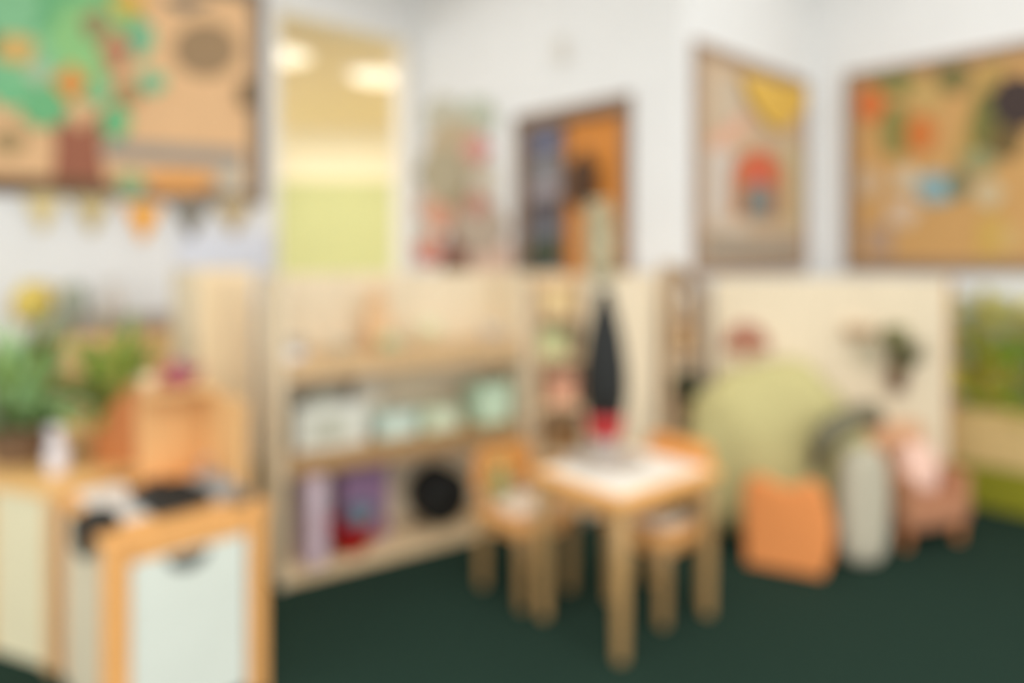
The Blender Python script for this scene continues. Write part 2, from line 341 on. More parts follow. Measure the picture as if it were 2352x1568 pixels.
# --- wall R: large collage board
board('R', 'notice_board', 'large brown framed collage board on the wall above the leafy planter', 1946, 2640, 1.19, 2.40, wood(150, 120, 92), paper(204, 158, 98), .06)
rc = [('paper_leaf', blob(2060, 300, 34, 62, 22, .1, 0, 6), (134, 132, 72), .015, 'tall green paper leaf between the two orange discs'),
      ('paper_leaf', blob(2055, 192, 60, 26, 22, .1, 0, 5), (128, 130, 70), .016, 'green paper leaf in the top corner of the collage board'),
      ('paper_disc', blob(2004, 240, 32, 40, 24, .05, 0, 6), (214, 116, 58), .020, 'orange paper disc at the corner of the collage board'),
      ('paper_disc', blob(2116, 308, 36, 42, 24, .05, 0, 6), (206, 120, 56), .020, 'orange paper disc towards the middle of the collage board'),
      ('paper_leaf', blob(2128, 222, 40, 36, 22, .1, 0, 5), (196, 162, 100), .017, 'tan paper leaf above the middle orange disc'),
      ('paper_leaf', blob(2190, 176, 44, 40, 22, .12, 0, 5), (124, 114, 66), .015, 'dark olive paper leaf at the top of the collage board'),
      ('paper_strip', [(2262, 150), (2312, 140), (2240, 370), (2190, 380)], (180, 150, 84), .0145, 'olive yellow paper strip slanting down the collage board'),
      ('paper_leaf', blob(2268, 300, 36, 90, 22, .08, 0, 6), (118, 116, 60), .016, 'long dark green paper leaf beside the black rosette'),
      ('paper_rosette', blob(2340, 236, 62, 62, 30, .08, 0, 9), (66, 52, 48), .022, 'dark brown paper rosette on the collage board'),
      ('paper_leaf', blob(2310, 325, 40, 40, 22, .1, 1, 5), (112, 92, 52), .019, 'brown paper leaf under the dark rosette'),
      ('paper_bird', blob(2158, 432, 50, 36, 24, .06, 0, 3), (142, 172, 176), .021, 'light blue paper bird in the middle of the collage board'),
      ('paper_leaf', blob(2205, 424, 26, 30, 20, .08, 0, 4), (118, 122, 92), .026, 'grey-green paper tail behind the light blue paper bird'),
      ('paper_leaf', blob(2250, 372, 44, 26, 22, .1, 0, 5), (154, 152, 108), .0225, 'sage paper leaf above the white flower'),
      ('paper_flower', blob(2086, 412, 32, 28, 25, .15, 0, 5), (208, 192, 164), .018, 'off-white paper flower beside the light blue paper bird'),
      ('paper_flower', blob(2075, 488, 38, 32, 25, .15, 0, 5), (212, 184, 154), .018, 'blush paper flower below the light blue paper bird'),
      ('paper_flower', blob(2272, 444, 34, 30, 25, .15, 0, 5), (204, 186, 148), .018, 'cream paper flower between the blue bird and the board edge'),
      ('paper_flower', blob(2000, 420, 26, 36, 25, .15, 0, 5), (206, 178, 144), .018, 'beige paper flower by the near frame edge under the orange disc'),
      ('paper_sheet', [(1990, 520), (2050, 512), (2056, 588), (1992, 590)], (182, 150, 122), .0145, 'dusky pink sheet in the bottom corner of the collage board'),
      ('paper_sheet', [(2250, 500), (2310, 494), (2316, 585), (2244, 588)], (204, 166, 86), .0145, 'mustard sheet low on the collage board'),
      ('paper_disc', blob(2325, 548, 30, 30, 22, .04, 0, 6), (206, 170, 110), .018, 'pale straw paper disc low on the collage board')]
for nm, pts, c, off, lab in rc: pc('R', nm, pts, c, off, lab)

# ------------------------------------------------------------------ cubby shelf unit
AS = math.atan2(.552, .834); eS = Vector((math.cos(AS), math.sin(AS))); nS = Vector((-eS.y, eS.x))
S0 = Vector((-.89, 2.72)); SW, SD, SH = 1.163, .30, 1.2
Z1, Z2, Z0 = .87, .50, .055
sh = thing('shelf_unit', 'long pale wooden shelf unit with two open shelves, in front of the white wall', 'shelf', (S0.x, S0.y, 0), AS)
MB().box((.014, SD / 2, SH / 2), (.028, SD, SH), .004).build('side_panel', CREAM, sh)
MB().box((SW - .014, SD / 2, SH / 2), (.028, SD, SH), .004).build('side_panel', CREAM, sh)
MB().box((SW / 2, SD - .008, SH / 2), (SW - .058, .016, SH - .004)).build('back_panel', CREAM, sh)
for z in (Z1, Z2):
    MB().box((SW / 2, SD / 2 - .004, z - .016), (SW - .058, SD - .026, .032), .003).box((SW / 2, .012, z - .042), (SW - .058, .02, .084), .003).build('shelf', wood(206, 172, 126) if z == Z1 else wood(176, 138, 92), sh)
MB().box((SW / 2, SD / 2 - .004, Z0 - .012), (SW - .058, SD - .026, .024), .003).box((SW / 2, .02, .022), (SW - .058, .02, .042), .002).build('base_shelf', BIRCH, sh)
def sx(px, yl):      # distance along the shelf for a sight line at depth yl
    r = (px - CX) / F; O = S0 + nS * yl
    return (r * O.y - O.x) / (eS.x - r * eS.y)
def sloc(px, yl, z):
    s = sx(px, yl); p = S0 + eS * s + nS * yl; return (p.x, p.y, z)
# top shelf toys
def toy_animal(px, yl, z, L, c, lab):
    t = thing('toy_animal', lab, 'toy', sloc(px, yl, z), AS, 'toys on the upper shelf')
    MB().pillow((0, 0, L * .42), (L, L * .42, L * .42), .8).build('body', paint(*c), t, True)
    MB().pillow((-L * .5, 0, L * .66), (L * .36, L * .28, L * .3), .9).build('head', paint(*c), t, True)
    for dx in (-.3, .3):
        for dy in (-.1, .1): MB().lathe([(0, 0), (L * .07, 0), (L * .08, L * .34), (0, L * .34)], (dx * L, dy * L, 0), n=10).build('leg', paint(*c), t)
toy_animal(675, .12, Z1, .12, (176, 166, 148), 'grey toy animal at the near end of the upper shelf')
t = thing('storage_pot', 'low white pot on the upper shelf in front of the grey animal', 'pot', sloc(672, .045, Z1), AS)
MB().lathe([(0, 0), (.045, 0), (.05, .03), (.046, .03), (.04, .006), (0, .006)]).build('bowl', paint(232, 226, 222), t, True)
toy_animal(782, .12, Z1, .08, (190, 184, 160), 'small khaki toy animal, second from the near end of the upper shelf')
t = thing('wooden_figure', 'tall rounded tan wooden figure on the upper shelf', 'toy', sloc(866, .15, Z1), AS, 'toys on the upper shelf')
MB().lathe([(0, 0), (.052, 0), (.062, .05), (.058, .14), (.04, .2), (.036, .21), (0, .21)]).build('body', wood(222, 180, 132), t, True)
MB().lathe([(0, 0), (.03, .008), (.044, .04), (.034, .075), (0, .088)], (0, 0, .2)).build('head', wood(226, 188, 144), t, True)
t = thing('toy_turtle', 'little green toy with a domed back beside the tan wooden figure', 'toy', sloc(893, .07, Z1), AS, 'toys on the upper shelf')
MB().pillow((0, 0, .035), (.09, .07, .07), .9).build('shell', paint(178, 184, 140), t, True)
MB().pillow((.05, 0, .03), (.035, .03, .03), 1).build('head', paint(190, 190, 150), t, True)
t = thing('toy_bush', 'pale green rounded toy bush on the upper shelf past the wooden figure', 'toy', sloc(986, .14, Z1), AS, 'toys on the upper shelf')
MB().pillow((0, 0, .075), (.12, .09, .09), .9, jit=.06).build('crown', paint(222, 216, 176), t, True)
MB().lathe([(0, 0), (.03, 0), (.02, .04), (0, .04)]).build('trunk', wood(214, 186, 140), t)
toy_animal(1132, .14, Z1, .11, (206, 196, 180), 'pale grey toy animal at the far end of the upper shelf')
# middle shelf
t = thing('storage_tub', 'large whitish plastic tub at the near end of the middle shelf', 'tub', sloc(745, .15, Z2), AS)
b = MB(); w_, d_, h_ = .28, .2, .17
b.box((0, 0, .004), (w_, d_, .008)).box((-w_ / 2, 0, h_ / 2), (.006, d_, h_)).box((w_ / 2, 0, h_ / 2), (.006, d_, h_)).box((0, -d_ / 2, h_ / 2), (w_, .006, h_)).box((0, d_ / 2, h_ / 2), (w_, .006, h_))
b.build('tray', paint(226, 226, 212), t)
MB().box((0, -d_ / 2 - .004, h_), (w_ + .02, .012, .012), .003).box((0, d_ / 2 + .004, h_), (w_ + .02, .012, .012), .003).box((-w_ / 2 - .004, 0, h_), (.012, d_, .012), .003).box((w_ / 2 + .004, 0, h_), (.012, d_, .012), .003).build('rim', paint(216, 214, 200), t)
MB().box((-.01, -d_ / 2 - .006, .075), (.15, .006, .09), .002).build('label_panel', paint(190, 190, 170), t)
p_ = sloc(735, .16, Z2 + .009)
t = thing('toy_blocks', 'grey-green heap of soft blocks in the whitish tub', 'toy', p_, AS)
MB().pillow((0, 0, .1), (.17, .12, .2), .7, jit=.05).build('bundle', cloth(184, 186, 166), t, True)
t = thing('paper_box', 'upright pale card box behind the whitish tub', 'box', sloc(838, .22, Z2), AS)
MB().box((0, 0, .12), (.12, .09, .24), .004).build('carton', paint(218, 206, 184), t)
MB().box((0, 0, .245), (.124, .094, .02), .004).build('lid', paint(222, 212, 192), t)
for px, sz, c, lab in ((900, (.17, .15, .085), (206, 226, 212), 'pale mint box on the middle shelf next to the tub'), (1000, (.17, .15, .08), (214, 226, 192), 'yellow-green box in the middle of the middle shelf'), (1118, (.17, .15, .16), (196, 222, 190), 'larger mint green box at the far end of the middle shelf')):
    t = thing('storage_box', lab, 'box', sloc(px, .11, Z2), AS, 'mint boxes on the middle shelf')
    MB().box((0, 0, sz[2] / 2), sz, .008).build('body', paint(*c), t)
    MB().box((0, 0, sz[2] + .008), (sz[0] + .012, sz[1] + .012, .016), .005).build('lid', paint(*c), t)
    MB().box((0, -sz[1] / 2 - .003, sz[2] * .55), (sz[0] * .4, .006, .03), .002).build('handle', paint(222, 220, 200), t)
# bottom shelf
t = thing('folder', 'tall lavender folder standing on the bottom shelf', 'folder', sloc(712, .08, Z0), AS)
MB().box((0, 0, .175), (.085, .18, .35), .006).build('cover', paint(206, 182, 190), t)
MB().box((0, -.0915, .26), (.05, .004, .1), .001).build('spine_label', paint(214, 196, 206), t)
t = thing('toy_box', 'purple box on the bottom shelf behind the red bowl', 'box', sloc(825, .2, Z0), AS)
MB().box((0, 0, .15), (.21, .14, .3), .006).build('body', paint(152, 118, 150), t)
MB().box((0, 0, .307), (.22, .15, .02), .005).build('lid', paint(160, 130, 156), t)
t = thing('bowl', 'bright red bowl on the bottom shelf', 'bowl', sloc(808, .065, Z0), AS)
MB().lathe([(0, .0), (.05, 0), (.055, .008), (.088, .05), (.102, .115), (.106, .125), (.1, .125), (.085, .06), (.05, .02), (0, .015)]).build('basin', paint(186, 18, 14), t, True)
MB().lathe([(.1, .118), (.11, .118), (.112, .124), (.11, .13), (.1, .13), (.1, .118)]).build('rim', paint(160, 16, 14), t, True)
t = thing('cup', 'blue-grey cup standing in the red bowl', 'cup', sloc(828, .065, Z0 + .018), AS)
MB().lathe([(0, 0), (.034, 0), (.055, .16), (.051, .16), (.032, .006), (0, .006)]).build('body', paint(106, 128, 140), t, True)
MB().tube([(.045, 0, .13), (.08, 0, .125), (.085, 0, .08), (.04, 0, .06)], .006).build('handle', paint(106, 128, 140), t, True)
t = thing('toy_cup', 'dark plum beaker between the lavender folder and the red bowl', 'cup', sloc(742, .035, Z0), AS)
MB().lathe([(0, 0), (.024, 0), (.028, .08), (.025, .08), (.02, .006), (0, .006)]).build('beaker', paint(118, 70, 66), t, True)
MB().lathe([(.025, .078), (.03, .078), (.03, .086), (.025, .086), (.025, .078)]).build('rim', paint(110, 66, 62), t, True)
t = thing('drum', 'round black drum on the bottom shelf, beside the chair back', 'drum', sloc(1004, .17, Z0), AS)
MB().lathe([(0, -.07), (.11, -.07), (.128, -.055), (.128, .055), (.11, .07), (0, .07)], (0, 0, .128), (PI / 2, 0, 0)).build('shell', paint(16, 16, 12, .7), t, True)
MB().lathe([(.108, .066), (.128, .066), (.128, .08), (.108, .08), (.108, .066)], (0, 0, .128), (PI / 2, 0, 0)).build('hoop', paint(20, 20, 16, .5), t)

# ------------------------------------------------------------------ narrow cream cupboard behind the play kitchen
p = Vector((-1.30, 2.93))
t = thing('tall_cupboard', 'narrow tall cream cupboard between the play kitchen and the shelf unit', 'cupboard', (p.x, p.y, 0), AU)
MB().box((.12, .15, .61), (.24, .3, 1.22), .004).build('carcass', CREAM, t)
MB().box((.06, -.009, .62), (.112, .018, 1.16), .003).build('door', wood(240, 214, 172), t)
MB().box((.18, -.009, .62), (.112, .018, 1.16), .003).build('door', wood(243, 219, 180), t)

# ------------------------------------------------------------------ sideboard on wall L
sa = wl('L', -40)[0] + .25; sb = wl('L', 470)[0]
loc, a = wroot('L', (sa + sb) / 2, 0)
W = sb - sa
t = thing('sideboard', 'tan sideboard with a grey top against the white wall under the bunting', 'sideboard', loc, a)
MB().box((0, -.16, .445), (W, .3, .89), .004).build('body', wood(248, 194, 134), t)
MB().box((0, -.165, .925), (W + .02, .33, .07), .006).build('top', paint(166, 152, 138), t)
for k in range(3):
    x = -W / 2 + W * (k + .5) / 3
    q = MB().box((x, -.318, .46), (W / 3 - .02, .018, .84), .004).build('door', wood(248, 196, 138), t)
    MB().lathe([(0, 0), (.008, 0), (.014, .02), (0, .024)], (x + .1, -.327, .6), (PI / 2, 0, 0), n=12).build('knob', HONEYD, q, True)
def on_side(px, off): 
    s, d = wl('L', px); l, a = wroot('L', s, .96, off); return (l.x, l.y, .96), a
l, a = on_side(58, .2)
t = thing('jug', 'round yellow jug standing on the grey sideboard top', 'jug', l, a)
MB().lathe([(0, 0), (.055, 0), (.09, .06), (.085, .12), (.05, .16), (.056, .185), (.05, .185), (.044, .16), (0, .155)]).build('body', paint(222, 194, 88), t, True)
MB().tube([(.05, 0, .17), (.11, 0, .15), (.12, 0, .09), (.085, 0, .06)], .01).build('handle', paint(222, 194, 88), t, True)
l, a = on_side(150, .2)
t = thing('pot', 'grey-green pot on the sideboard beside the yellow jug', 'pot', l, a)
MB().lathe([(0, 0), (.05, 0), (.065, .09), (.05, .15), (.055, .16), (.048, .16), (.042, .14), (0, .13)]).build('body', paint(170, 176, 158), t, True)
MB().lathe([(0, .15), (.05, .15), (.03, .175), (.01, .18), (0, .19)]).build('lid', paint(176, 180, 164), t, True)
l, a = on_side(235, .2)
t = thing('vase', 'pale beige vase on the sideboard near the whiteboard', 'vase', l, a)
MB().lathe([(0, 0), (.04, 0), (.05, .08), (.024, .15), (.03, .18), (.024, .18), (.018, .15), (0, .1)]).build('body', paint(220, 210, 198), t, True)
MB().lathe([(.022, .176), (.033, .178), (.033, .186), (.022, .184), (.022, .176)]).build('lip', paint(214, 204, 190), t, True)

# ------------------------------------------------------------------ play kitchen
N = Vector((-1.03, 1.80)); KW, KD, KZ = .425, .5, .55
k = thing('play_kitchen', 'wooden play kitchen with a white door and honey wood worktop', 'play kitchen', (N.x, N.y, 0), AU)
MB().box((KW / 2, KD / 2, KZ - .0125), (KW + .01, KD + .01, .025), .004).build('worktop', HONEY, k)
SIDE = paint(232, 220, 190)
MB().box((.012, KD / 2, .2625), (.018, KD - .08, .525)).build('side_panel', SIDE, k)
MB().box((KW - .012, KD / 2, .2625), (.018, KD - .08, .525)).build('side_panel', SIDE, k)
MB().box((KW / 2, KD - .01, .2625), (KW - .05, .012, .52)).build('back_board', SIDE, k)
for x, y, w_ in ((.03, .02, .06), (KW - .025, .02, .05), (.02, KD - .02, .04), (KW - .02, KD - .02, .04)):
    MB().box((x, y, .2625), (w_, .04, .525), .004).build('post', HONEY, k)
MB().box((KW / 2 + .005, .02, .5), (KW - .118, .034, .05), .003).build('rail', HONEY, k)
dw = KW - .12
door = MB().box((.06 + dw / 2 + .002, .012, .252), (dw, .02, .44), .004).build('door', paint(224, 229, 216), k)
hx, hz = .06 + dw * .47, .455
MB().prism([(hx + .055 * math.cos(PI + PI * q / 12), hz + .012 + .045 * math.sin(PI + PI * q / 12)) for q in range(13)], -.004, .001).build('handle', mat('dark_cutout_handle', (70, 72, 66), .8), door)
# corner upstand with a small ledge
MB().box((KW - .014, .31, .688), (.022, .36, .276), .004).build('upstand', wood(226, 178, 118), k)
MB().box((KW - .12, KD - .012, .688), (.19, .022, .276), .004).build('upstand', wood(226, 178, 118), k)
MB().box((KW - .11, KD - .07, .834), (.21, .14, .016), .003).build('ledge', wood(226, 178, 118), k)
sk = MB(); cx, cy, w_, d_ = .345, .2, .09, .2
MB().box((cx, cy, KZ + .003), (w_ + .02, d_ + .02, .006), .002).box((cx, cy - .05, KZ + .02), (w_, .008, .03), .003).box((cx, cy + .09, KZ + .02), (w_, .008, .03), .003).box((cx - w_ / 2, cy + .02, KZ + .02), (.008, .14, .03), .003).box((cx + w_ / 2, cy + .02, KZ + .02), (.008, .14, .03), .003).build('sink', mat('dull_steel', (176, 172, 166), .4, 'plain', .08, 10), k)
MB().tube([(cx, cy + .1, KZ), (cx, cy + .1, KZ + .07), (cx, cy + .06, KZ + .09), (cx, cy + .04, KZ + .075)], .007).build('tap', mat('dull_steel', (176, 172, 166), .4), k, True)
def kloc(x, y, z): q = N + U * x + V * y; return (q.x, q.y, z)
t = thing('roasting_tin', 'black roasting tin on the kitchen worktop beside the sink', 'pan', kloc(.215, .18, KZ + .001), AU + .1)
b = MB(); b.box((0, 0, .006), (.15, .19, .012), .004).box((-.075, 0, .02), (.008, .19, .04), .003).box((.075, 0, .02), (.008, .19, .04), .003).box((0, -.095, .02), (.158, .008, .04), .003).box((0, .095, .02), (.158, .008, .04), .003)
b.build('tray', paint(36, 38, 36, .5), t)
for s_ in (-1, 1): MB().tube([(-.03, s_ * .096, .036), (-.03, s_ * .12, .04), (.03, s_ * .12, .04), (.03, s_ * .096, .036)], .006).build('handle', paint(40, 42, 40), t, True)
t = thing('dish', 'dark grey dish at the far corner of the sink', 'dish', kloc(.372, .055, KZ + .001), AU)
MB().lathe([(0, 0), (.025, 0), (.036, .02), (.033, .02), (.022, .005), (0, .005)]).build('bowl', paint(96, 96, 88), t, True)
MB().lathe([(.032, .018), (.038, .018), (.038, .023), (.032, .023), (.032, .018)]).build('rim', paint(110, 108, 100), t, True)
t = thing('paper_sheet', 'white paper sheet lying along the kitchen worktop', 'paper', kloc(.095, .29, KZ + .0015), AU)
MB().box((0, 0, .001), (.13, .36, .002)).build('page', paint(240, 234, 224), t)
MB().box((.02, -.05, .004), (.1, .2, .003), rot=(0, 0, .15)).build('page', paint(226, 220, 212), t)
# black oven glove over the worktop's edge
t = thing('oven_glove', 'black oven glove draped over the side edge of the kitchen worktop', 'oven glove', kloc(0, .17, KZ), AU)
b = MB(); b.pillow((.03, 0, .012), (.085, .17, .022), .7); b.pillow((-.018, 0, -.03), (.022, .17, .1), .7)
b.build('mitt', cloth(40, 38, 32), t, True)
MB().pillow((.02, -.09, .011), (.07, .045, .02), .8).build('thumb', cloth(40, 38, 32), t, True)
# on the ledge
t = thing('toy_teapot', 'purple-red toy teapot on the corner ledge of the play kitchen', 'toy', kloc(KW - .105, KD - .06, .842), AU)
MB().pillow((0, 0, .035), (.1, .08, .07), .9).build('body', paint(164, 82, 92), t, True)
MB().lathe([(0, .062), (.03, .064), (.02, .078), (.008, .082), (.01, .092), (0, .096)]).build('lid', paint(150, 74, 100), t, True)
MB().tube([(.045, 0, .03), (.07, 0, .05), (.078, 0, .065)], [.012, .009, .007]).build('spout', paint(176, 90, 84), t, True)
MB().tube([(-.045, 0, .05), (-.07, 0, .05), (-.07, 0, .02), (-.045, 0, .02)], .006).build('handle', paint(176, 90, 84), t, True)
t = thing('toy_cup', 'beige toy cup on the corner ledge beside the purple-red teapot', 'cup', kloc(KW - .195, KD - .06, .842), AU)
MB().lathe([(0, 0), (.018, 0), (.026, .05), (.023, .05), (.016, .004), (0, .004)]).build('body', paint(232, 204, 164), t, True)
MB().tube([(-.02, 0, .04), (-.04, 0, .038), (-.038, 0, .016), (-.016, 0, .014)], .004).build('handle', paint(232, 204, 164), t, True)

# ------------------------------------------------------------------ side cabinet carrying the plants
C0 = Vector((-1.395, 2.175)); AC = math.atan2(-.38, .92)
cab = thing('cabinet', 'low cream cabinet with honey wood edges carrying the plants', 'cabinet', (C0.x, C0.y, 0), AC)
CW, CD = .95, .62
MB().box((-CW / 2, CD / 2, .2625), (CW - .02, CD - .02, .525), .003).build('body', paint(236, 226, 188), cab)
MB().box((-CW / 2, CD / 2, .5375), (CW, CD, .025), .004).build('top', wood(238, 190, 122), cab)
for x in (-.022, -.33, -.64, -CW + .022): MB().box((x, .008, .2625), (.044, .03, .525), .003).build('post', wood(226, 186, 134), cab)
eC = Vector((math.cos(AC), math.sin(AC))); nC = Vector((-eC.y, eC.x))
def cloc(l, bk, z=.55): q = C0 - eC * l + nC * bk; return (q.x, q.y, z)
t = thing('spray_bottle', 'white spray bottle on the cabinet in front of the plants', 'bottle', cloc(.19, .14), AC)
MB().lathe([(0, 0), (.032, 0), (.034, .01), (.034, .08), (.014, .11), (.012, .12), (0, .12)]).build('body', paint(220, 214, 214), t, True)
MB().box((-.012, 0, .137), (.06, .024, .034), .008).build('spray_head', paint(226, 222, 222), t)
MB().tube([(-.03, 0, .125), (-.038, 0, .1), (-.034, 0, .085)], .005).build('trigger', paint(200, 196, 196), t, True)
t = thing('wooden_box', 'brown-orange wooden box with a sloping lid between the plants and the kitchen', 'box', cloc(.115, .36), AC + .25)
MB().prism([(-.09, 0), (.09, 0), (.09, .26), (.05, .26), (-.09, .1)], -.08, .08).build('body', wood(190, 118, 62), t)
MB().box((-.02, 0, .19), (.22, .17, .012), .003, (0, -.853, 0)).build('lid', wood(196, 126, 70), t)
def plant(loc, name, label, potm, potprof, n, lmin, lmax, wmin, wmax, greens, droop, z0, spread=1.0, rot=0):
    t = thing(name, label, 'plant', loc, rot)
    MB().lathe(potprof).build('pot', potm, t, True)
    rim = max(r for r, z in potprof); top = max(z for r, z in potprof)
    MB().lathe([(0, top - .015), (rim * .85, top - .015), (rim * .85, top - .03), (0, top - .03)]).build('soil', cloth(70, 52, 38), t)
    bs = [MB() for _ in greens]
    for i in range(n):
        th = random.uniform(0, 2 * PI); el = random.uniform(.25, 1.5)
        d = Vector((math.cos(th) * math.cos(el) * spread, math.sin(th) * math.cos(el) * spread, math.sin(el)))
        base = Vector((random.uniform(-.4, .4) * rim, random.uniform(-.4, .4) * rim, top - .02 + random.uniform(0, z0)))
        bs[i % len(bs)].leaf(base, d, random.uniform(lmin, lmax), random.uniform(wmin, wmax), droop)
    for b_, g in zip(bs, greens):
        me = b_.build('foliage', mat('leaf_%d_%d_%d' % g, g, .6, 'plain', .3, 14), t, True)
        so_ = me.modifiers.new('thick', 'SOLIDIFY'); so_.thickness = .0015
    return t
plant(cloc(.45, .2), 'potted_fern', 'bushy green fern in a grey-brown pot on the cabinet', paint(128, 104, 82), [(0, 0), (.085, 0), (.1, .03), (.11, .11), (.118, .11), (.118, .125), (.1, .125), (.1, .09), (0, .09)], 110, .22, .38, .03, .06, [(166, 208, 142), (152, 182, 94), (100, 118, 54), (182, 214, 156)], .9, .1)
plant(cloc(.30, .44), 'potted_plant', 'olive green leafy plant in a dark green pot behind the spray bottle', paint(66, 84, 66), [(0, 0), (.05, 0), (.07, .1), (.075, .11), (.068, .11), (.06, .09), (0, .09)], 90, .18, .34, .04, .075, [(152, 172, 64), (178, 166, 84), (130, 162, 66)], .8, .14)

# ------------------------------------------------------------------ table and chairs
AT = math.radians(40); e1 = Vector((math.cos(AT), math.sin(AT))); e2 = Vector((-e1.y, e1.x))
T1, T2, TA, TB, TZ = 1.666, 1.4605, .53, .43, .52
def ee(a_, b_): q = e1 * a_ + e2 * b_; return (q.x, q.y)
q = ee(T1 + TA / 2, T2 + TB / 2)
t = thing('play_table', 'small square honey wood table with a white top, holding the dark vase', 'table', (q[0], q[1], 0), AT)
MB().box((0, 0, TZ - .011), (TA - .06, TB - .06, .022), .002).build('tabletop', paint(244, 238, 226, .35), t)
b = MB()
for y in (-TB / 2 + .0165, TB / 2 - .0165): b.box((0, y, TZ - .0155), (TA, .033, .033), .006)
for x in (-TA / 2 + .0165, TA / 2 - .0165): b.box((x, 0, TZ - .0155), (.033, TB - .066, .033), .006)
b.build('edging', wood(246, 180, 104), t)
b = MB()
for y in (-TB / 2 + .04, TB / 2 - .04): b.box((0, y, TZ - .055), (TA - .12, .02, .046), .002)
for x in (-TA / 2 + .04, TA / 2 - .04): b.box((x, 0, TZ - .055), (.02, TB - .12, .046), .002)
b.build('apron', wood(226, 164, 92), t)
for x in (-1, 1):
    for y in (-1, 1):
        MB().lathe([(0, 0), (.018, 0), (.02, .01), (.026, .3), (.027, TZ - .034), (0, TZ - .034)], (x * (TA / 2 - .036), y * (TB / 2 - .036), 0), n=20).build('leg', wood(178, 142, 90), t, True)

def make_chair(loc, rz, label, bh):
    t = thing('child_chair', label, 'chair', loc, rz, 'wooden chairs at the small table')
    w = .285; hs = .30
    MB().box((0, 0, hs - .0125), (w, w, .025), .01).build('seat', wood(232, 172, 104), t)
    b = MB()
    for y in (-w / 2 + .03, w / 2 - .03): b.box((0, y, hs - .045), (w - .07, .018, .04), .002)
    for x in (-w / 2 + .03, w / 2 - .03): b.box((x, 0, hs - .045), (.018, w - .07, .04), .002)
    b.build('seat_frame', wood(214, 154, 88), t)
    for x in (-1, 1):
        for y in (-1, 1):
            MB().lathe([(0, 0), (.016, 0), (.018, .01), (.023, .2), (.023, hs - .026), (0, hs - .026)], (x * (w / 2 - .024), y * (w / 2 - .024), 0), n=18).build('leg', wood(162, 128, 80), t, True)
    # curved plywood back
    hb = .15; b = MB()
    pr = [(-w / 2, 0), (w / 2, 0), (w / 2, hb - .025), (w / 2 - .025, hb), (-w / 2 + .025, hb), (-w / 2, hb - .025)]
    b.prism(pr, w / 2 - .02, w / 2 - .002, (0, 0, bh - hb), bev=.003)
    b.build('backrest', wood(230, 160, 84), t)
    for x in (-1, 1): MB().box((x * (w / 2 - .03), w / 2 - .03, (hs + bh - .02) / 2), (.024, .018, bh - .02 - hs), .003).build('back_post', wood(214, 154, 88), t)
    return t
q = ee(1.80, T2 + TB + .03 + .1425)
ch = make_chair((q[0], q[1], 0), AT, 'wooden child chair between the shelf unit and the white topped table', .52)
Lc = q
qr = ee(T1 + TA + .012 - .1425 + .028, 1.665)
make_chair((qr[0], qr[1], 0), AT - PI / 2, 'wooden child chair tucked under the table on the beanbag side', .585)
# cushions and small things on the seats
def cus(c, rz, lab, sz, col, name='seat_cushion', grp='cushions on the wooden chairs'):
    t = thing(name, lab, 'cushion', c, rz, grp)
    MB().pillow((0, 0, sz[2] / 2), sz, .6).build('cover', cloth(*col), t, True)
    MB().tube([(sz[0] * .47 * (abs(math.cos(a_)) ** .6) * (1 if math.cos(a_) >= 0 else -1), sz[1] * .47 * (abs(math.sin(a_)) ** .6) * (1 if math.sin(a_) >= 0 else -1), sz[2] / 2) for a_ in [2 * PI * i_ / 32 for i_ in range(33)]], .004, 6).build('piping', cloth(*[int(v * .92) for v in col]), t, True)
    return t
cus((Lc[0], Lc[1], .3005), AT, 'white cushion on the chair beside the shelf unit', (.22, .2, .045), (228, 208, 184))
cus((qr[0], qr[1], .3005), AT - PI / 2, 'white cushion on the chair tucked under the table', (.22, .2, .045), (222, 202, 176))
p = Vector(Lc) + e2 * .085 - e1 * .06
t = thing('soft_toy', 'green soft toy sitting against the chair back by the shelf unit', 'toy', (p.x, p.y, .338), AT)
MB().pillow((0, 0, .04), (.09, .06, .08), .9).build('body', cloth(160, 160, 100), t, True)
MB().pillow((0, -.005, .1), (.065, .055, .055), 1).build('head', cloth(172, 168, 112), t, True)
for s_ in (-1, 1): MB().pillow((s_ * .025, 0, .13), (.022, .014, .03), 1).build('ear', cloth(160, 160, 100), t, True)
p = Vector(qr) + e1 * .04 - e2 * .075
t = thing('soft_toy', 'dark olive soft toy on the chair tucked under the table', 'toy', (p.x, p.y, .338), AT)
MB().pillow((0, 0, .035), (.08, .07, .07), .9).build('body', cloth(84, 80, 52), t, True)
MB().pillow((-.03, -.03, .06), (.05, .05, .045), 1).build('head', cloth(84, 80, 52), t, True)

# vase group on the table
vq = ee(1.948, 1.79)
t = thing('mat_with_shade', 'round grey mat under the dark vase, widened to stand in for its shadow', 'mat', (vq[0], vq[1], TZ + .0005), 0)
MB().lathe([(0, 0), (.15, 0), (.153, .002), (.15, .005), (0, .005)], n=40).build('disc', cloth(188, 176, 162), t)  # mat oversized and greyed to take in the vase's shadow and reflection
t = thing('vase', 'tall tapering black vase with a red band and grey foot on the table', 'vase', (vq[0], vq[1], TZ + .006), 0)
MB().lathe([(0, 0), (.062, 0), (.064, .008), (.05, .045), (.052, .085), (0, .085)]).build('foot', paint(168, 156, 146), t, True)
MB().lathe([(.0, .085), (.058, .085), (.067, .125), (.07, .168), (0, .168)]).build('band', paint(176, 30, 32), t, True)
MB().lathe([(0, .168), (.07, .168), (.083, .25), (.081, .34), (.066, .45), (.045, .54), (.029, .6), (.026, .625), (.02, .625), (.021, .6), (0, .59)]).build('body', paint(18, 20, 17, .7), t, True)
tp = thing('pampas_plume', 'tall pale dried plume standing in the black vase', 'dried grass', (vq[0], vq[1], TZ + .6), 0)
MB().tube([(0, 0, .002), (-.004, 0, .06), (-.012, 0, .13)], .008).build('stem', paint(188, 168, 124), tp, True)
